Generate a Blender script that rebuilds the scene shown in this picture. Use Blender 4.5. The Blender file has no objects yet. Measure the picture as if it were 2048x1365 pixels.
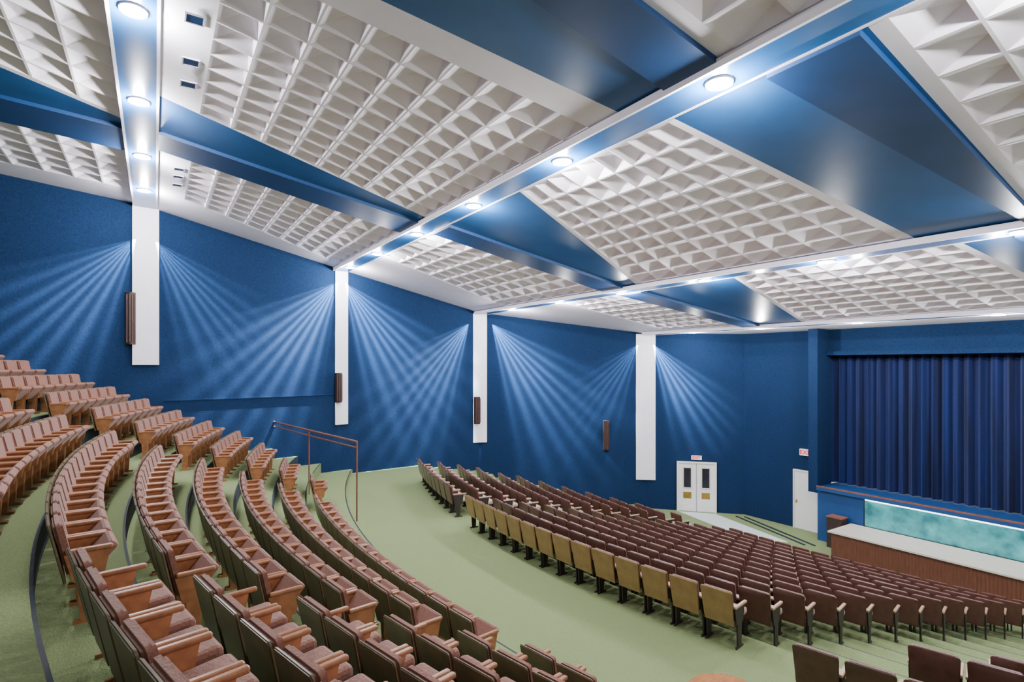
import bpy, bmesh, math, random
from mathutils import Vector, Matrix
random.seed(4)
D=6.2; ZF=1.03; A=.12; TC=1.6
C=bpy.context.scene.collection
def W(s,t,z): return Vector((s*D,t*D,(z+ZF)*D))
# ---------------------------------------------------------------- materials
def mat(name,col,rough=.6,var=.0,scale=8,bump=0,spec=.5,emit=None,es=0,metal=0,col2=None,stretch=None,sheen=0):
    m=bpy.data.materials.new(name); m.use_nodes=True; nt=m.node_tree; b=nt.nodes['Principled BSDF']
    b.inputs['Base Color'].default_value=(*col,1); b.inputs['Roughness'].default_value=rough
    b.inputs['Specular IOR Level'].default_value=spec; b.inputs['Metallic'].default_value=metal
    if sheen: b.inputs['Sheen Weight'].default_value=sheen
    if emit: b.inputs['Emission Color'].default_value=(*emit,1); b.inputs['Emission Strength'].default_value=es
    if var or bump:
        tc=nt.nodes.new('ShaderNodeTexCoord'); mp=nt.nodes.new('ShaderNodeMapping')
        nt.links.new(tc.outputs['Object'],mp.inputs[0])
        if stretch: mp.inputs['Scale'].default_value=stretch
        n=nt.nodes.new('ShaderNodeTexNoise'); n.inputs['Scale'].default_value=scale; n.inputs['Detail'].default_value=5
        nt.links.new(mp.outputs[0],n.inputs['Vector'])
        if var:
            r=nt.nodes.new('ShaderNodeValToRGB'); c2=col2 or tuple(min(1,c*(1+var)) for c in col)
            r.color_ramp.elements[0].color=(*[c*(1-var) for c in col],1); r.color_ramp.elements[1].color=(*c2,1)
            r.color_ramp.elements[0].position=.3; r.color_ramp.elements[1].position=.7
            nt.links.new(n.outputs['Fac'],r.inputs[0]); nt.links.new(r.outputs[0],b.inputs['Base Color'])
            if emit: nt.links.new(r.outputs[0],b.inputs['Emission Color'])
        if bump:
            bp=nt.nodes.new('ShaderNodeBump'); bp.inputs['Strength'].default_value=bump; bp.inputs['Distance'].default_value=.02
            nt.links.new(n.outputs['Fac'],bp.inputs['Height']); nt.links.new(bp.outputs[0],b.inputs['Normal'])
    return m
M_wall=mat('blue_fabric_wall',(.0062,.0215,.064),.9,.22,22,.1,.1)
M_ceilw=mat('white_plaster',(.87,.83,.94),.8,.03,3)
M_cof=mat('coffer_plaster',(.91,.86,.96),.8,.03,3)
M_ceilb=mat('blue_gloss_paint',(.012,.090,.27),.38,.10,2)
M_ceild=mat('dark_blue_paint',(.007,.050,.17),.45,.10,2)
M_beam=mat('beam_blue',(.014,.11,.34),.22,.1,2)
M_strip=mat('white_panel',(.85,.82,.92),.6,.03,4)
M_carpet=mat('green_carpet',(.215,.27,.125),.95,.15,60,.4,.1)
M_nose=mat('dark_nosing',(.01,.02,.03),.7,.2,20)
M_wood=mat('orange_wood',(.34,.14,.06),.35,.3,10,0,.5,stretch=(1,6,1))
M_uph=mat('brown_upholstery',(.235,.10,.068),.7,.2,50,.3,.3,sheen=.2)
M_shell=mat('olive_back_shell',(.16,.12,.065),.35,.2,6)
M_gold=mat('gold_back_shell',(.34,.21,.09),.4,.2,6)
M_mar=mat('maroon_upholstery',(.13,.046,.036),.45,.25,40,.2,.7)
M_marb=mat('maroon_shell',(.10,.043,.033),.28,.25,8)
M_pale=mat('pale_seat_vinyl',(.50,.34,.28),.35,.15,12)  # pale colour stands in for side light and white highlights on the seats
M_parm=mat('pale_arm_wood',(.45,.27,.18),.3,.2,10)
M_iron=mat('dark_iron',(.03,.022,.02),.5,.2,10)
M_white=mat('white_paint',(.8,.78,.78),.4,.03,5)
M_dark=mat('dark_glass',(.02,.02,.03),.15,.2,5)
M_brass=mat('brass',(.5,.3,.08),.3,.2,8,metal=.7)
M_brown=mat('brown_wood_box',(.035,.018,.015),.5,.3,10,stretch=(1,1,.2))
M_slatd=mat('dark_slat',(.07,.03,.025),.5,.3,10)
M_rail=mat('rail_wood',(.20,.075,.05),.4,.2,10)
M_curt=mat('blue_velvet',(.002,.007,.048),.75,.5,1.5,.2,.2,col2=(.004,.016,.095),stretch=(1,3,.12),sheen=.08)
M_cyan=mat('teal_lit_glass',(.035,.24,.28),.3,.45,2.5,0,.5,emit=(.1,.5,.5),es=.3,col2=(.09,.42,.43))
M_lamp=mat('lamp_glow',(1,1,1),.5,emit=(1,.98,.94),es=80)
M_tube=mat('tube_glow',(1,1,1),.5,emit=(.85,1,1),es=5)
M_red=mat('sign_red',(.7,.03,.03),.4,.05,5,emit=(.9,.05,.03),es=.6)
M_signw=mat('sign_white',(.9,.85,.85),.4,.03,5,emit=(1,.8,.8),es=.5)
M_mat=mat('pale_runner',(.62,.68,.66),.8,.06,10)
M_counter=mat('cream_counter',(.66,.60,.52),.4,.05,6)
def slat_mat():
    m=mat('slatted_wood',(.15,.052,.033),.45,.3,8,stretch=(1,8,.4)); nt=m.node_tree; b=nt.nodes['Principled BSDF']
    tc=nt.nodes.new('ShaderNodeTexCoord'); wv=nt.nodes.new('ShaderNodeTexWave'); wv.bands_direction='Y'; wv.inputs['Scale'].default_value=3.5
    nt.links.new(tc.outputs['Object'],wv.inputs[0]); bp=nt.nodes.new('ShaderNodeBump'); bp.inputs['Strength'].default_value=.8; bp.inputs['Distance'].default_value=.03
    nt.links.new(wv.outputs['Fac'],bp.inputs['Height']); nt.links.new(bp.outputs[0],b.inputs['Normal']); return m
M_slat=slat_mat()
# ---------------------------------------------------------------- helpers
class MB:
    def __init__(s): s.v=[];s.f=[];s.m=[]
    def face(s,pts,mi=0):
        n=len(s.v); s.v+= [tuple(p) for p in pts]; s.f.append(tuple(range(n,n+len(pts)))); s.m.append(mi)
    def box(s,x0,x1,y0,y1,z0,z1,mi=0):
        n=len(s.v); s.v+=[(x,y,z) for x in(x0,x1) for y in(y0,y1) for z in(z0,z1)]
        for q in((0,1,3,2),(4,6,7,5),(0,4,5,1),(2,3,7,6),(0,2,6,4),(1,5,7,3)): s.f.append(tuple(n+i for i in q)); s.m.append(mi)
    def prism(s,bot,top,mi=0):   # matching loops
        n=len(s.v); k=len(bot); s.v+=[tuple(p) for p in bot]+[tuple(p) for p in top]
        s.f.append(tuple(n+i for i in range(k))[::-1]); s.m.append(mi); s.f.append(tuple(n+k+i for i in range(k))); s.m.append(mi)
        for i in range(k):
            j=(i+1)%k; s.f.append((n+i,n+j,n+k+j,n+k+i)); s.m.append(mi)
    def mesh(s,name,mats):
        me=bpy.data.meshes.new(name); me.from_pydata(s.v,[],s.f)
        for m in mats: me.materials.append(m)
        for p,mi in zip(me.polygons,s.m): p.material_index=mi
        me.update(); return me
def obj(name,me,parent=None,mw=None,**kw):
    o=bpy.data.objects.new(name,me); C.objects.link(o)
    if parent: o.parent=parent
    if mw is not None:
        if parent: o.matrix_local=mw
        else: o.matrix_world=mw
    for k,v in kw.items(): o[k]=v
    return o
def rbox(sx,sy,sz,bev=.02,seg=2,M=Matrix()):
    bm=bmesh.new(); bmesh.ops.create_cube(bm,size=1)
    for v in bm.verts: v.co=Vector((v.co.x*sx,v.co.y*sy,v.co.z*sz))
    bmesh.ops.bevel(bm,geom=bm.edges[:],offset=bev,segments=seg,profile=.5,affect='EDGES')
    bm.transform(M); return bm
def bmm(bm,name,m):
    me=bpy.data.meshes.new(name); bm.to_mesh(me); bm.free(); me.materials.append(m)
    for p in me.polygons: p.use_smooth=False
    return me
# ---------------------------------------------------------------- ceiling
BS=[-.039,.951,1.95,2.955]; BZ=[.78,.581,.3726,.225]; SEND=3.4; ZEND=.211
WALL=[(-1.3,3.05),(-.039,3.24),(.951,3.38),(1.95,3.43),(2.955,2.79),(3.4,2.3)]
def cz(s):
    P=[(-1.3,.87)]+list(zip(BS,BZ))+[(SEND,ZEND)]
    for (a,za),(b,zb) in zip(P,P[1:]):
        if s<=b or b==SEND: return za+(zb-za)*(s-a)/(b-a)
def CP(s,t,dz=0): return W(s,t,cz(s)+dz)
TR=-.45
base=MB(); npan=0
def coffers(sa,sb,ta0,tb0,ta1,tb1,ns,ntt):
    """one coffered panel; ta.. at sa, .. at sb"""
    mb=MB(); Q=lambda p,q: (sa+(sb-sa)*p, (ta0+(ta1-ta0)*p)*(1-q)+(tb0+(tb1-tb0)*p)*q)
    org=CP(*Q(.5,.5))
    for i in range(ns):
        for j in range(ntt):
            def P(a,b,h=0):
                s,t=Q((i+a)/ns,(j+b)/ntt); v=CP(s,t)-org; v.z+=h; return v
            r=.03; o=[P(0,0),P(1,0),P(1,1),P(0,1)]; n=[P(r,r),P(1-r,r),P(1-r,1-r),P(r,1-r)]
            ap=P(.87,.82,.22)
            for k in range(4):
                l=(k+1)%4
                mb.face([o[k],o[l],n[l],n[k]]); mb.face([n[k],n[l],ap])
    obj('coffered_ceiling_panel',mb.mesh('coffered_ceiling_panel',[M_cof]),mw=Matrix.Translation(org),
        label='white plaster ceiling panel of recessed pyramid coffers',category='ceiling panel',group='coffered ceiling panels')
def lerp(a,b,x): return a+(b-a)*x
def bquad(sa,sb,ta0,tb0,ta1,tb1,mi):
    base.face([CP(sa,ta0),CP(sa,tb0),CP(sb,tb1),CP(sb,ta1)],mi)
def panel(sa,sb,ta0,tb0,ta1,tb1,ns,ntt,p0,p1,q0,q1):
    Q=lambda p,q:(lerp(sa,sb,p), lerp(lerp(ta0,ta1,p),lerp(tb0,tb1,p),q))
    ps=[0,p0,p1,1]; qs=[0,q0,q1,1]
    for i in range(3):
        for j in range(3):
            if i==1 and j==1: continue
            c=[Q(ps[i],qs[j]),Q(ps[i],qs[j+1]),Q(ps[i+1],qs[j+1]),Q(ps[i+1],qs[j])]
            base.face([CP(*x) for x in c],0)
    a=Q(p0,q0);b=Q(p0,q1);c=Q(p1,q0);d=Q(p1,q1)
    coffers(a[0],c[0],a[1],b[1],c[1],d[1],ns,ntt)
ntrim=[0]
def dband(sa,sb,ta0,tb0,ta1,tb1,drop=.012):
    ntrim[0]+=1; mb=MB()
    o=CP((sa+sb)/2,(ta0+tb1)/2)
    lo=[CP(sa,ta0,-drop)-o,CP(sa,tb0,-drop)-o,CP(sb,tb1,-drop)-o,CP(sb,ta1,-drop)-o]
    hi=[CP(sa,ta0,.004)-o,CP(sa,tb0,.004)-o,CP(sb,tb1,.004)-o,CP(sb,ta1,.004)-o]
    mb.prism(lo,hi); obj('trim_%d'%ntrim[0],mb.mesh('trim',[M_ceild]),mw=Matrix.Translation(o),kind='structure')
segs=[
 dict(sa=-1.3,sb=BS[0],wall=(3.05,3.24),low=(2.95,2.42,2.98,2.42),dA=(2.42,2.20,2.42,2.20),AB=(1.45,.8,2.17,.9),dB=(.5,.4,.6,.5),BC=(.4,.5),m=(.02,.96),n=(12,5,12,10),q=(.02,.9)),
 dict(sa=BS[0],sb=BS[1],wall=(3.24,3.38),low=(2.83,2.31,3.27,2.29),dA=(2.31,2.15,2.29,2.09),AB=(1.86,1.08,2.04,.935),dB=(.80,.69,.80,.67),BC=(.69,.67),m=(.15,.955),n=(9,7,9,10),q=(.0,.91)),
 dict(sa=BS[1],sb=BS[2],wall=(3.38,3.43),low=(2.78,2.17,3.05,2.10),dA=(2.16,2.01,2.09,1.94),AB=(1.48,.87,1.88,.72),dB=(.63,.46,.475,.45),BC=(.45,.45),m=(.055,.955),n=(9,7,9,9),q=(.02,.97)),
 dict(sa=BS[2],sb=BS[3],wall=(3.43,2.79),low=(2.55,2.07,2.55,2.0),dA=(2.06,1.92,1.98,1.87),AB=(1.40,.65,1.64,.55),dB=(.52,.42,.46,.40),BC=(.42,.40),m=(.055,.955),n=(9,6,9,9),q=(.02,.97)),
]
for g in segs:
    sa,sb=g['sa'],g['sb']; p0,p1=g['m']; n=g['n']
    L=g['low']; bquad(sa,sb,g['wall'][0],L[0],g['wall'][1],L[2],0)
    panel(sa,sb,L[0],L[1],L[2],L[3],n[0],n[1],p0,p1,.0,.97)
    d=g['dA']; ab=g['AB']
    bquad(sa,sb,L[1],ab[0],L[3],ab[2],1); dband(sa+.05,sb-.05,*d)
    panel(sa,sb,ab[0],ab[1],ab[2],ab[3],n[2],n[3],p0,p1,*g['q'])
    bc=g['BC']; bquad(sa,sb,ab[1],bc[0],ab[3],bc[1],1); dband(sa+.05,sb-.05,*g['dB'])
    panel(sa,sb,bc[0],TR,bc[1],TR,n[2],9,p0,p1,.03,1.0-.001)
bquad(BS[3],SEND,2.79,TR,2.3,TR,0)
obj('ceiling',base.mesh('ceiling',[M_ceilw,M_ceilb]),kind='structure')
# beams
for k,(s,z) in enumerate(zip(BS,BZ)):
    tw=[3.24,3.38,3.43,2.79][k]; w=.043
    e=obj('ceiling_beam',None,mw=Matrix.Translation(W(s,0,z)),label='glossy blue ceiling beam with white edge strips and round lamps',category='beam',group='ceiling beams')
    y0,y1=TR*D,(tw-.012)*D
    h=.013*D
    mb=MB(); mb.box(-w*D,w*D,y0,y1,-h,.03); obj('soffit',mb.mesh('soffit',[M_beam]),e)
    for sx in(-1,1):
        mb=MB(); a=sx*(w)*D; b=sx*(w+.007)*D; mb.box(min(a,b),max(a,b),y0,y1,-h-.008,.03); obj('edge_strip',mb.mesh('edge_strip',[M_ceilw]),e)
# lamps
lampT=[[1.44,1.93,2.43,2.90],[.197,.70,1.208,1.715,2.223,2.727,3.19],[-.01,.492,1.005,1.505,2.0,2.5,3.0],[.3,.82,1.37,1.9,2.38]]
bm=bmesh.new(); bmesh.ops.create_cone(bm,cap_ends=True,segments=32,radius1=.16,radius2=.16,depth=.02); lens=bmm(bm,'lamp_lens',M_lamp)
bm=bmesh.new(); bmesh.ops.create_cone(bm,cap_ends=False,segments=32,radius1=.165,radius2=.175,depth=.02)
g=bmesh.ops.solidify(bm,geom=bm.faces[:],thickness=.006); ring=bmm(bm,'lamp_rim',M_ceilw)
LP=[1.0,1.0,1.0,.8]
for k,ts in enumerate(lampT):
    for t in ts:
        p=W(BS[k],t,BZ[k]-.013); p.z-=.012
        e=obj('ceiling_lamp',None,mw=Matrix.Translation(p),label='round glowing white downlight set in a blue ceiling beam',category='lamp',group='ceiling beam downlights')
        obj('lamp_lens',lens,e,Matrix.Translation((0,0,-.01))); obj('lamp_rim',ring,e)
        l=bpy.data.lights.new('lamp_light','POINT'); l.energy=410*LP[k]; l.shadow_soft_size=.07; l.color=(1,.98,.97)
        lo=bpy.data.objects.new('lamp_light',l); C.objects.link(lo); lo.location=p+Vector((0,0,-.115))
# ceiling vents
for (s,t,w) in [(.073,1.38,.2),(.075,1.58,.2),(.075,1.71,.2),(.078,2.47,.18),(.078,2.57,.18),(.078,2.69,.18)]:
    e=obj('ceiling_vent',None,mw=Matrix.Translation(CP(s,t,-.004)),label='small square dark recessed vent with a white frame',category='vent',group='square ceiling vents')
    mb=MB(); mb.box(-w/2,w/2,-w/2,w/2,-.012,.0); obj('grille',mb.mesh('grille',[M_ceild]),e)
    mb=MB(); f=w/2+.02
    for a in(-1,1): mb.box(min(a*w/2,a*f),max(a*w/2,a*f),-f,f,-.018,0); mb.box(-w/2,w/2,min(a*w/2,a*f),max(a*w/2,a*f),-.018,0)
    obj('frame',mb.mesh('frame',[M_ceilw]),e)
# ---------------------------------------------------------------- walls
names=['wall_rear_side','wall_left','wall_left_middle','wall_left_front','wall_corner']
for (a,b,nm) in zip(WALL,WALL[1:],names):
    mb=MB(); p,q=Vector((a[0]*D,a[1]*D,0)),Vector((b[0]*D,b[1]*D,0)); n=Vector((-(q-p).y,(q-p).x,0)).normalized()*.15
    za,zb=(cz(a[0])+ZF)*D+.02,(cz(b[0])+ZF)*D+.02; zl=-.3
    bot=[(p.x,p.y,zl),(q.x,q.y,zl),(q.x+n.x,q.y+n.y,zl),(p.x+n.x,p.y+n.y,zl)]
    top=[(p.x,p.y,za),(q.x,q.y,zb),(q.x+n.x,q.y+n.y,zb),(p.x+n.x,p.y+n.y,za)]
    mb.prism(bot,top); obj(nm,mb.mesh(nm,[M_wall]),kind='structure')
mb=MB(); mb.box(-1.3*D-.15,-1.3*D,.7*D,3.05*D,-.3,(.87+ZF)*D+.02); obj('wall_rear',mb.mesh('wall_rear',[M_wall]),kind='structure')  # unseen partial wall, added to block fill light and darken the left corner
def wframe(s,t,z,i,off=0):   # i wall index; local X along wall, -Y into room
    a,b=WALL[i],WALL[i+1]; d=Vector((b[0]-a[0],b[1]-a[1],0)).normalized(); Y=Vector((-d.y,d.x,0))
    M=Matrix.Identity(4)
    for r in range(3): M[r][0]=d[r];M[r][1]=Y[r];M[r][2]=(0,0,1)[r]; M[r][3]=(W(s,t,z)-Y*off)[r]
    return M
def avgframe(k,z,off):
    a,b,c=WALL[k],WALL[k+1],WALL[k+2]; d=(Vector((b[0]-a[0],b[1]-a[1],0)).normalized()+Vector((c[0]-b[0],c[1]-b[1],0)).normalized()).normalized()
    Y=Vector((-d.y,d.x,0)); M=Matrix.Identity(4)
    for r in range(3): M[r][0]=d[r];M[r][1]=Y[r];M[r][2]=(0,0,1)[r]; M[r][3]=(W(b[0],b[1],z)-Y*off)[r]
    return M
def fanlight(M,side,power,lo_a,hi_a,nst,ph,f0=.028):
    l=bpy.data.lights.new('wall_washer_light','SPOT'); l.energy=power; l.spot_size=math.radians(172); l.spot_blend=.1; l.shadow_soft_size=.0; l.color=(.80,.91,1)
    l.use_nodes=True; nt=l.node_tree; em=[n for n in nt.nodes if n.type=='EMISSION'][0]
    tc=nt.nodes.new('ShaderNodeTexCoord'); sp=nt.nodes.new('ShaderNodeSeparateXYZ'); nt.links.new(tc.outputs['Normal'],sp.inputs[0])
    def mth(op,a,b=None,c=None,clamp=False):
        n=nt.nodes.new('ShaderNodeMath'); n.operation=op; n.use_clamp=clamp
        for i,x in enumerate((a,b,c)):
            if x is None: continue
            if isinstance(x,(int,float)): n.inputs[i].default_value=x
            else: nt.links.new(x,n.inputs[i])
        return n.outputs[0]
    x,y,z=sp.outputs
    xs=mth('MAXIMUM',mth('MULTIPLY',x,side),0.0)
    az=mth('ABSOLUTE',z); th=mth('ARCTAN2',xs,az)
    warp=mth('MULTIPLY',mth('SINE',mth('MULTIPLY',th,9.0)),1.2)
    st=mth('COSINE',mth('ADD',mth('ADD',mth('MULTIPLY',th,nst),ph),warp)); st=mth('MULTIPLY_ADD',st,.5,.5); st=mth('MULTIPLY_ADD',mth('POWER',st,1.4),.72,.28)
    w1=mth('DIVIDE',mth('SUBTRACT',th,lo_a),.3,clamp=True); w2=mth('DIVIDE',mth('SUBTRACT',hi_a,th),.5,clamp=True)
    ay=mth('ABSOLUTE',y)
    iy=mth('DIVIDE',1.0,mth('MAXIMUM',ay,.05)); iy2=mth('POWER',iy,2.0)
    fade=mth('DIVIDE',mth('SUBTRACT',ay,f0),.075,clamp=True)
    # sideways cut-off added to the beam so no streak lands on the stage wall
    if f0>.05: fade=mth('MULTIPLY',fade,mth('DIVIDE',mth('SUBTRACT',mth('MULTIPLY',ay,14.0),xs),.3,clamp=True))
    yp=mth('MULTIPLY',mth('GREATER_THAN',y,0.0),fade)
    tot=mth('MULTIPLY',mth('MULTIPLY',mth('MULTIPLY',st,mth('MULTIPLY',w1,w2)),iy2),yp)
    nt.links.new(tot,em.inputs['Strength'])
    o=bpy.data.objects.new('wall_washer_light',l); C.objects.link(o); o.matrix_world=M
strips=[(0,.78,.0,.68),(1,.581,-.363,.48),(2,.3726,-.555,1.3),(3,.225,-.824,.84)]
FP=[(200,130),(480,500),(280,500),(90,520)]
for (k,zt,zb,w) in strips:
    M=avgframe(k,zb,.10); h=(zt-zb)*D-.03
    mb=MB(); mb.box(-w/2,w/2,0,.06,0,h)
    obj('wall_light_panel',mb.mesh('wall_light_panel',[M_strip]),mw=M,label='tall narrow white vertical panel on blue wall under a ceiling beam',category='wall panel',group='white vertical wall panels')
    for side in(-1,1):
        i=k if side<0 else k+1
        F=wframe(WALL[k+1][0],WALL[k+1][1],zt-(.17 if k==0 else .08),i,.32)@Matrix.Translation((side*(w/2-.1),0,0))
        last=(k==3 and side>0)
        fanlight(F,side,FP[k][0 if side<0 else 1],.12,1.05 if last else 1.22,50,1.0*side,.055 if last else .028)
# wall speakers
def speaker(M,h,w):
    e=obj('wall_speaker',None,mw=M,label='narrow dark brown slatted speaker box on blue wall',category='speaker',group='wall speakers')
    mb=MB(); n=8
    prof=[(-w/2+w*i/n, -.10-.09*math.sin(math.pi*i/n)) for i in range(n+1)]
    lo=[(-w/2,0,0)]+[(x,y,0) for x,y in prof]+[(w/2,0,0)]; hi=[(x,y,h) for x,y,_ in lo]
    mb.prism(lo,hi); obj('cabinet',mb.mesh('cabinet',[M_brown]),e)
    mb=MB()
    for i in range(1,n,2):
        x,y=prof[i]; mb.box(x-.014,x+.014,y-.03,y+.01,.06,h-.06)
    obj('grille_slats',mb.mesh('grille_slats',[M_slatd]),e)
speaker(wframe(-.10,3.231,.098,0,.0),1.55,.26)
speaker(wframe(.925,3.376,-.227,1,.12),1.1,.24)
speaker(wframe(1.91,3.428,-.42,2,.14),1.2,.26)
speaker(wframe(2.715,2.943,-.61,3,.0),1.3,.26)
# wall ledge
mb=MB(); a=WALL[1];b=WALL[2]; M=wframe(a[0],a[1],-.18,1); L=(Vector(b)-Vector(a)).length*D
mb.box(.45,L-.25,-.025,0,-.02,.02); obj('trim_20',mb.mesh('trim',[M_wall]),mw=M,kind='structure')
# ---------------------------------------------------------------- floor
US=[.48-.128*j for j in range(12)]; UZ=[-.645+.058*j for j in range(12)]
LS=[1.05+.125*k for k in range(13)]; LZ=[-.67-.0277*k for k in range(13)]
ed=.024
levels=[(-1.9,UZ[11])]
for j in range(10,-1,-1): levels.append((US[j]-ed,UZ[j]))
levels.append((.64,-.67))
for k in range(1,13): levels.append((LS[k]-ed,LZ[k]))
levels.append((2.72,-1.03)); ends=[l[0] for l in levels[1:]]+[4.2]
NT=48; ts=[-.6+(3.75+.6)*i/NT for i in range(NT+1)]
mb=MB()
def FPt(s0,t,z): return W(s0+A*(t-TC)**2,t,z)
for i in range(NT):
    t0,t1=ts[i],ts[i+1]
    for n,((s,z),e) in enumerate(zip(levels,ends)):
        last=(n==len(levels)-1); nz=.005 if z>-.66 else .003
        e2=e-nz if not last else e
        mb.face([FPt(s,t0,z),FPt(e2,t0,z),FPt(e2,t1,z),FPt(s,t1,z)],0)
        if not last:
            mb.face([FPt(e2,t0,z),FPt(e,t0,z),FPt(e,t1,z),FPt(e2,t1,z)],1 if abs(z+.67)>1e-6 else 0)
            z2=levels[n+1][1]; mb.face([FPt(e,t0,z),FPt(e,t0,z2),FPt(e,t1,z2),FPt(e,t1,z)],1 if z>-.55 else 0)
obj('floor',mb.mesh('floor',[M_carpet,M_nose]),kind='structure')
# ---------------------------------------------------------------- chairs
def T(x,y,z,ry=0): return Matrix.Translation((x,y,z))@Matrix.Rotation(ry,4,'Y')
tilt=math.radians(-12)
def sidepanel(m):
    mb=MB()
    def q(pts): mb.prism([(x,-.013,z) for x,z in pts],[(x,.013,z) for x,z in pts])
    q([(.10,0),(.32,0),(.32,.03),(.10,.03)]); q([(.15,.03),(.25,.03),(.27,.36),(.13,.36)]); q([(.10,.36),(.31,.36),(.36,.60),(.04,.60)])
    return mb.mesh('side_panel',[m])
def backshape(thk,w,h,rad,M,m,name):
    pts=[(-w/2+.02,0),(w/2-.02,0)]
    for i in range(6): a=math.pi/2*i/5; pts.append((w/2-rad+rad*math.cos(a),h-rad+rad*math.sin(a)))
    for i in range(6): a=math.pi/2+math.pi/2*i/5; pts.append((-w/2+rad+rad*math.cos(a),h-rad+rad*math.sin(a)))
    bm=bmesh.new(); vs=[bm.verts.new((0,y,z)) for y,z in pts]; f=bm.faces.new(vs)
    r=bmesh.ops.extrude_face_region(bm,geom=[f]); 
    for v in r['geom']:
        if isinstance(v,bmesh.types.BMVert): v.co.x+=thk
    bmesh.ops.recalc_face_normals(bm,faces=bm.faces[:])
    es=[e for e in bm.edges if abs(e.verts[0].co.x-e.verts[1].co.x)<1e-6]
    bmesh.ops.bevel(bm,geom=es,offset=min(.018,thk*.35),segments=2,affect='EDGES')
    bm.transform(M); return bmm(bm,name,m)
def kit(uph,shell,arm,side,seat,up=False):
    d={}
    if up: d['seat']=[bmm(rbox(.36,.43,.08,.03,2,T(.285,0,.50,math.radians(-48))),'seat',seat)]
    else: d['seat']=[bmm(rbox(.42,.44,.10,.035,2,T(.32,0,.435,math.radians(-4))),'seat',seat)]
    d['backrest']=[backshape(.065,.45,.47,.04,T(.065,0,.40,tilt),uph,'backrest')]
    d['back_shell']=[backshape(.022,.485,.54,.035,T(.04,0,.345,tilt),shell,'back_shell')]
    L=.33 if up else .38
    a1=bmm(rbox(L,.05,.04,.014,2,T(.05+L/2,.233,.62)),'armrest',arm); a2=bmm(rbox(L,.05,.04,.014,2,T(.05+L/2,-.233,.62)),'armrest',arm)
    d['armrest']=[a1,a2]
    s=sidepanel(side); s1=s.copy(); s1.transform(Matrix.Translation((0,.233,0))); s.transform(Matrix.Translation((0,-.233,0)))
    d['side_panel']=[s1,s]
    return d
def joined(kt,name):
    mb=MB(); mats=[]
    for lst in kt.values():
        for me in lst:
            m=me.materials[0]
            if m not in mats: mats.append(m)
            mi=mats.index(m); n=len(mb.v); mb.v+=[tuple(v.co) for v in me.vertices]
            for p in me.polygons: mb.f.append(tuple(n+i for i in p.vertices)); mb.m.append(mi)
    return mb.mesh(name,mats)
K={'near':kit(M_uph,M_shell,M_wood,M_wood,M_uph),'up':kit(M_uph,M_shell,M_wood,M_wood,M_uph,True),'gold':kit(M_mar,M_gold,M_parm,M_iron,M_pale),'low':kit(M_mar,M_marb,M_parm,M_iron,M_pale)}
J={k:joined(v,'auditorium_chair') for k,v in K.items()}
LAB={'near':'brown upholstered wooden auditorium chair with seat down and armrests','up':'brown upholstered wooden auditorium chair with tipped-up seat on green tiers','gold':'auditorium chair with golden back facing the wide green aisle','low':'dark maroon auditorium chair in the lower seating block'}
GRP={'near':'upper tier chairs','up':'upper tier chairs','gold':'aisle row gold-backed chairs','low':'lower block chairs'}
NM={'near':'auditorium_chair','up':'auditorium_chair','gold':'auditorium_chair','low':'theater_seat'}
fw=Vector((.5446,.8387)); rt=Vector((.8387,-.5446))
cnt={}
def visible(p):
    d=p.x*fw.x+p.y*fw.y
    if d<.3: return False
    u=1024+1100*(p.x*rt.x+p.y*rt.y)/d; v=730-1100*(p.z+.9-ZF*D)/d
    return -120<u<2170 and v<1500
def chair(kind,s0,t,z):
    s=s0+A*(t-TC)**2; p=W(s,t,z)
    if not visible(p): return
    ang=math.atan2(-2*A*(t-TC),1)
    M=Matrix.Translation(p)@Matrix.Rotation(ang,4,'Z')
    cnt[kind]=cnt.get(kind,0)+1
    kw=dict(label=LAB[kind],category='chair',group=GRP[kind])
    dist=(p-Vector((0,0,ZF*D))).length
    if dist<9.5:
        e=obj(NM[kind],None,mw=M,**kw)
        for nm,l in K[kind].items():
            for me in l:
                o=bpy.data.objects.new(nm,me); C.objects.link(o); o.parent=e
    else: obj(NM[kind],J[kind],mw=M,**kw)
def rowfill(kind,s0,z,t0,t1,pitch=.535):
    t=t0
    while t<=t1+1e-6:
        chair(kind,s0,t,z); t+=pitch/D/math.sqrt(1+(2*A*(t-TC))**2)
def rowfill_down(kind,s0,z,t1,t0,pitch=.535):
    t=t1
    while t>=t0-1e-6:
        chair(kind,s0,t,z); t-=pitch/D/math.sqrt(1+(2*A*(t-TC))**2)
for j in range(11):
    s0,z=US[j],UZ[j]
    if j<=6: rowfill('up',s0,z,.99,2.22)
    elif j<=8: rowfill('up',s0,z,1.4,2.22)
    if j<=6: rowfill_down('near',s0+.012,z,.79,.05)
    tm=[2.64,2.80,2.96,3.08][j] if j<4 else 3.12-.02*(j-4)
    rowfill('up',s0,z,2.54,tm)
for k in range(13):
    s0,z=LS[k],LZ[k]; kd='gold' if k==0 else 'low'; R=(4.3-.125*k)/4.3
    rowfill(kd,s0,z,.83-.014*k,1.6+.36*R)
    le=[2.90,2.90,2.88,2.86,2.82,2.77,2.70,2.62,2.52,2.42,2.30,2.16,2.02][k]
    rowfill('low',s0,z,1.6+.36*R+ .24,le)
for (s0,t1) in [(.90,.55),(1.05,.43),(1.175,.35),(1.30,.30)]:
    rowfill_down('low',s0,-.67 if s0<1.1 else (-.6977 if s0<1.2 else -.7254),t1,0)
print('CHAIRS',cnt)
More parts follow.
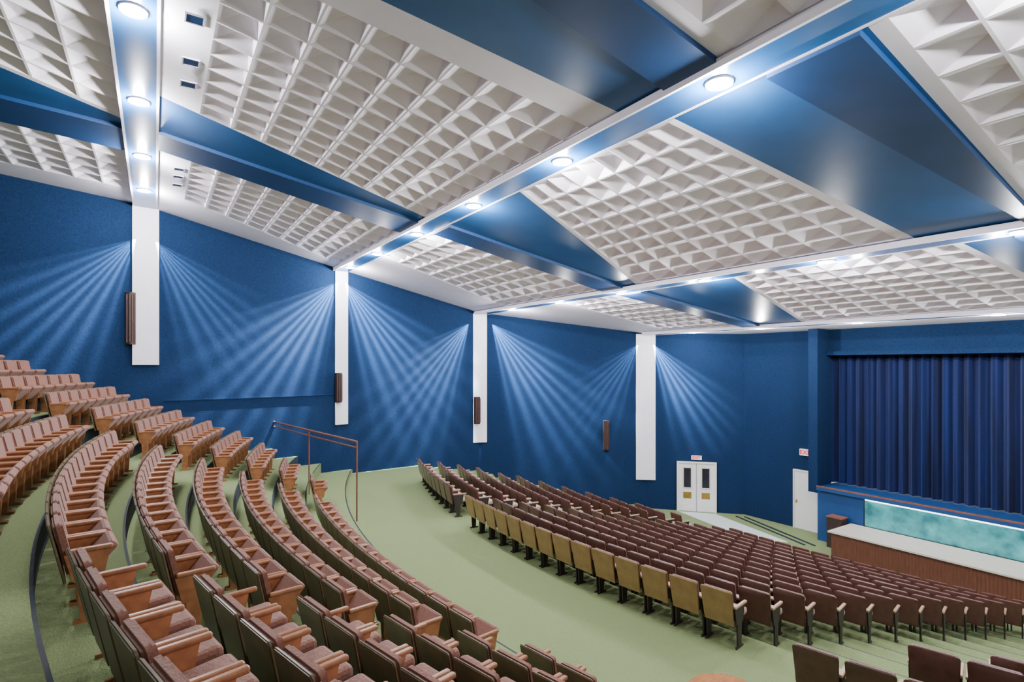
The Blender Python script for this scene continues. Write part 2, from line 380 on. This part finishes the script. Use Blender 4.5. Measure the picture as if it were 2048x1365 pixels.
# ---------------------------------------------------------------- guard rail
P0=W(.725,2.335,-.67); P1=W(.56,3.345,-.67); d=(P1-P0); L=d.length; d.normalize(); Y=Vector((-d.y,d.x,0))
M=Matrix.Identity(4)
for r in range(3): M[r][0]=d[r];M[r][1]=Y[r];M[r][2]=(0,0,1)[r];M[r][3]=P0[r]
e=obj('guard_rail',None,mw=M,label='open tubular reddish handrail on posts beside tiered seats',category='railing')
hz=.34*D
def cyl(p,q,r,name,m,parent):
    p,q=Vector(p),Vector(q); bm=bmesh.new(); bmesh.ops.create_cone(bm,cap_ends=True,segments=12,radius1=r,radius2=r,depth=(q-p).length)
    bm.transform(Matrix.Translation((p+q)/2)@(q-p).to_track_quat('Z','Y').to_matrix().to_4x4()); return obj(name,bmm(bm,name,m),parent)
cyl((0,0,hz),(L,0,hz+.05),.032,'handrail',M_rail,e); cyl((0,0,hz-.16),(L,0,hz-.11),.022,'middle_rail',M_rail,e)
for x in(0,L*.5,L-.05): cyl((x,0,0),(x,0,hz+.05*x/L),.022,'post',M_rail,e)
# ---------------------------------------------------------------- doors
def dbl_door(M,w,h):
    e=obj('door_1',None,mw=M,kind='structure')
    mb=MB(); f=.07
    mb.box(-w/2-f,-w/2,-.09,0,0,h+f); mb.box(w/2,w/2+f,-.09,0,0,h+f); mb.box(-w/2,w/2,-.09,0,h,h+f); obj('door_frame',mb.mesh('door_frame',[M_white]),e)
    for a in(-1,1):
        x0,x1=sorted((a*.01,a*w/2)); mb=MB(); mb.box(x0,x1,-.05,0,.01,h); lf=obj('door_leaf',mb.mesh('door_leaf',[M_white]),e)
        cx=(x0+x1)/2; ww=.17
        mb=MB(); mb.box(cx-ww,cx+ww,-.062,-.05,h*.50,h*.90); obj('window',mb.mesh('window',[M_dark]),lf)
        mb=MB()
        for s in(-1,1): mb.box(cx+s*ww-.02,cx+s*ww+.02,-.07,-.05,h*.48,h*.92)
        for z in(.48,.90): mb.box(cx-ww,cx+ww,-.07,-.05,h*z,h*z+.04)
        obj('window_frame',mb.mesh('window_frame',[M_counter]),lf)
        mb=MB(); mb.box(cx-ww,cx+ww,-.06,-.05,h*.27,h*.40); obj('push_plate',mb.mesh('push_plate',[M_brass]),lf)
dbl_door(wframe(3.187,2.532,-1.03,4,.01),1.5,2.1)
def sign(M,w,h,name='exit_sign'):
    e=obj(name,None,mw=M,label='small lit white exit sign with red letters above a door',category='exit sign',group='exit signs')
    mb=MB(); mb.box(-w/2,w/2,-.09,0,0,h); obj('sign_box',mb.mesh('sign_box',[M_signw]),e)
    cu=bpy.data.curves.new('sign_text','FONT'); cu.body='EXIT'; cu.size=h*1.0; cu.align_x='CENTER'; cu.align_y='CENTER'; cu.extrude=.004; cu.offset=.008
    o=bpy.data.objects.new('tmp',cu); C.objects.link(o); bpy.context.view_layer.update()
    me=bpy.data.meshes.new_from_object(o.evaluated_get(bpy.context.evaluated_depsgraph_get())); me.materials.clear(); me.materials.append(M_red)
    bpy.data.objects.remove(o)
    obj('sign_text',me,e,Matrix.Translation((0,-.096,h/2))@Matrix.Rotation(math.pi/2,4,'X'))
sign(wframe(3.187,2.532,-.665,4,.01),.42,.17)
def sframe(s,t,z):
    M=Matrix.Identity(4); X=(0,-1,0);Yv=(1,0,0);Z=(0,0,1);p=W(s,t,z)
    for r in range(3): M[r][0]=X[r];M[r][1]=Yv[r];M[r][2]=Z[r];M[r][3]=p[r]
    return M
OT=.056; SZ=-.715; TL=1.735
mb=MB(); zt=(.23+ZF)*D
mb.box(3.4*D,3.4*D+.15,TL*D,2.32*D,-.3,zt); mb.box(3.4*D,3.4*D+.15,TR*D,TL*D,(OT+ZF)*D,zt)
obj('wall_stage',mb.mesh('wall_stage',[M_wall]),kind='structure')
mb=MB(); mb.box(3.27*D,3.4*D-.005,TL*D+.0,(TL+.055)*D,(SZ+ZF)*D-.25,(cz(3.3)+ZF)*D-.01)
obj('trim_21',mb.mesh('trim',[M_wall]),kind='structure')
mb=MB(); mb.box(3.36*D,3.4*D-.005,TR*D,TL*D-.01,(OT+ZF)*D,(OT+ZF)*D+.14)
obj('trim_22',mb.mesh('trim',[M_wall]),kind='structure')
M=sframe(3.4,1.868,-1.03); M[0][3]-=.01
e=obj('door_2',None,mw=M,kind='structure'); w,h=.92,2.25
mb=MB(); mb.box(-w/2,w/2,-.05,0,.01,h); lf=obj('door_leaf',mb.mesh('door_leaf',[M_white]),e)
mb=MB(); f=.05; mb.box(-w/2-f,-w/2,-.08,0,0,h+f); mb.box(w/2,w/2+f,-.08,0,0,h+f); mb.box(-w/2,w/2,-.08,0,h,h+f); obj('door_frame',mb.mesh('door_frame',[M_white]),e)
mb=MB(); mb.box(-w/2+.06,-w/2+.10,-.09,-.05,1.0,1.12); obj('handle',mb.mesh('handle',[M_brass]),lf)
M=sframe(3.4,1.865,-.565); M[0][3]-=.01
sign(M,.52,.24)
# ---------------------------------------------------------------- stage
mb=MB(); mb.box(3.25*D,4.0*D,TR*D,TL*D-.02,(SZ+ZF)*D-.12,(SZ+ZF)*D); obj('stage_platform',mb.mesh('stage_platform',[M_ceild]),label='raised stage floor edge in dark blue',category='stage')
mb=MB(); mb.box(3.25*D,3.25*D+.05,TR*D,TL*D-.02,(SZ+ZF)*D,(SZ+ZF)*D+.05); obj('stage_edge_strip',mb.mesh('stage_edge_strip',[M_rail]),label='thin reddish wooden edge strip along the stage lip',category='edging')
mb=MB(); n=960; y0,y1=(TR)*D,TL*D+.5; z0,z1=(SZ+ZF)*D+.02,(OT+ZF)*D+.8; x=3.46*D
pts=[]
for i in range(n+1):
    y=y0+(y1-y0)*i/n; a=y*2*math.pi/.32; pts.append((x+.09*math.sin(a+.9*math.sin(y*1.7))+.03*math.sin(2.3*a),y))
for i in range(n):
    (xa,ya),(xb,yb)=pts[i],pts[i+1]; mb.face([(xa,ya,z0),(xb,yb,z0),(xb,yb,z1),(xa,ya,z1)])
me=mb.mesh('stage_curtain',[M_curt]); 
for p in me.polygons: p.use_smooth=True
obj('stage_curtain',me,label='closed dark blue velvet stage curtain hanging in folds',category='curtain')
mb=MB(); mb.box(3.27*D,3.27*D+.05,TR*D,1.478*D,(-.885+ZF)*D,(SZ+ZF)*D-.125); obj('lit_stage_fascia',mb.mesh('lit_stage_fascia',[M_cyan]),label='glowing teal mottled panel under the stage lip',category='panel')
mb=MB(); mb.box(3.255*D,3.265*D,TR*D,1.47*D,(SZ+ZF)*D-.17,(SZ+ZF)*D-.125); obj('tube_lamp',mb.mesh('tube_lamp',[M_tube]),label='long white tube light above teal panel',category='lamp')
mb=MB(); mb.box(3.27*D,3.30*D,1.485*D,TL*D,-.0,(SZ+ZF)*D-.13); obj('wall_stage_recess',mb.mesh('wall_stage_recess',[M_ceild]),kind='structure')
e=obj('pit_counter',None,mw=Matrix.Translation(W(3.02,1.53,-1.03)),label='long slatted brown wood counter with cream top before stage',category='counter')
Lc=(1.53-TR)*D; hc=.145*D
mb=MB(); mb.box(0,.2*D,-Lc,0,0,hc-.05); obj('slatted_front',mb.mesh('slatted_front',[M_slat]),e)
mb=MB(); mb.box(-.08,.235*D,-Lc,.08,hc-.05,hc); obj('countertop',mb.mesh('countertop',[M_counter]),e)
mb=MB(); mb.box(-.02,.0,-Lc,0,0,.10); obj('plinth',mb.mesh('plinth',[M_iron]),e)
e=obj('wooden_crate',None,mw=Matrix.Translation(W(3.22,1.60,-1.03)),label='small reddish wooden box in dark recess beside stage',category='box')
mb=MB(); mb.box(-.2,.2,-.25,.25,0,1.05); obj('box_body',mb.mesh('box_body',[M_brown]),e)
mb=MB(); mb.box(-.22,.22,-.27,.27,1.05,1.09); obj('box_lid',mb.mesh('box_lid',[M_rail]),e)
mb=MB(); pts=[(3.08,2.60),(3.24,2.42),(3.08,1.80),(2.93,1.92)]
mb.prism([W(s,t,-1.03)+Vector((0,0,.001)) for s,t in pts],[W(s,t,-1.03)+Vector((0,0,.012)) for s,t in pts])
obj('floor_runner',mb.mesh('floor_runner',[M_mat]),label='pale floor runner leading from the double doors',category='rug')
for (a,b) in [((3.30,2.30),(3.10,1.72)),((3.335,2.26),(3.135,1.68))]:
    mb=MB(); o=.012
    pts=[a,b,(b[0]+o,b[1]),(a[0]+o,a[1])]; mb.prism([W(s,t,-1.03)+Vector((0,0,.001)) for s,t in pts],[W(s,t,-1.03)+Vector((0,0,.03)) for s,t in pts])
    ntrim[0]+=1; obj('trim_%d'%(30+ntrim[0]),mb.mesh('trim',[M_nose]),kind='structure')
M_tab=mat('orange_table_wood',(.36,.13,.03),.6,.25,10,stretch=(1,6,1),spec=.2)
bm=bmesh.new(); bmesh.ops.create_cone(bm,cap_ends=True,segments=40,radius1=.36,radius2=.36,depth=.05); bmesh.ops.bevel(bm,geom=[x for x in bm.edges if abs(x.verts[0].co.z-x.verts[1].co.z)<1e-5],offset=.015,segments=2,affect='EDGES')
e=obj('round_table',None,mw=Matrix.Translation(W(.735,.53,-.67)),label='small round orange wooden pedestal table in the aisle',category='table')
top=obj('table_top',bmm(bm,'table_top',M_tab),e,Matrix.Translation((0,0,1.0)))
cyl((0,0,.03),(0,0,.98),.05,'pedestal',M_tab,e); cyl((0,0,0),(0,0,.04),.22,'foot',M_tab,e)
# ---------------------------------------------------------------- world + camera
w=bpy.data.worlds.new('World'); bpy.context.scene.world=w; w.use_nodes=True
w.node_tree.nodes['Background'].inputs[0].default_value=(.93,.93,1,1); w.node_tree.nodes['Background'].inputs[1].default_value=.6  # added ambient fill, let in where the room is left open
cam=bpy.data.cameras.new('Camera'); co=bpy.data.objects.new('Camera',cam); C.objects.link(co)
cam.sensor_width=36; cam.lens=36*1100/2048; cam.shift_y=(730-682.5)/2048; cam.clip_start=.05
co.location=(0,0,ZF*D); co.rotation_euler=(math.radians(90),0,math.radians(-33.0)); bpy.context.scene.camera=co
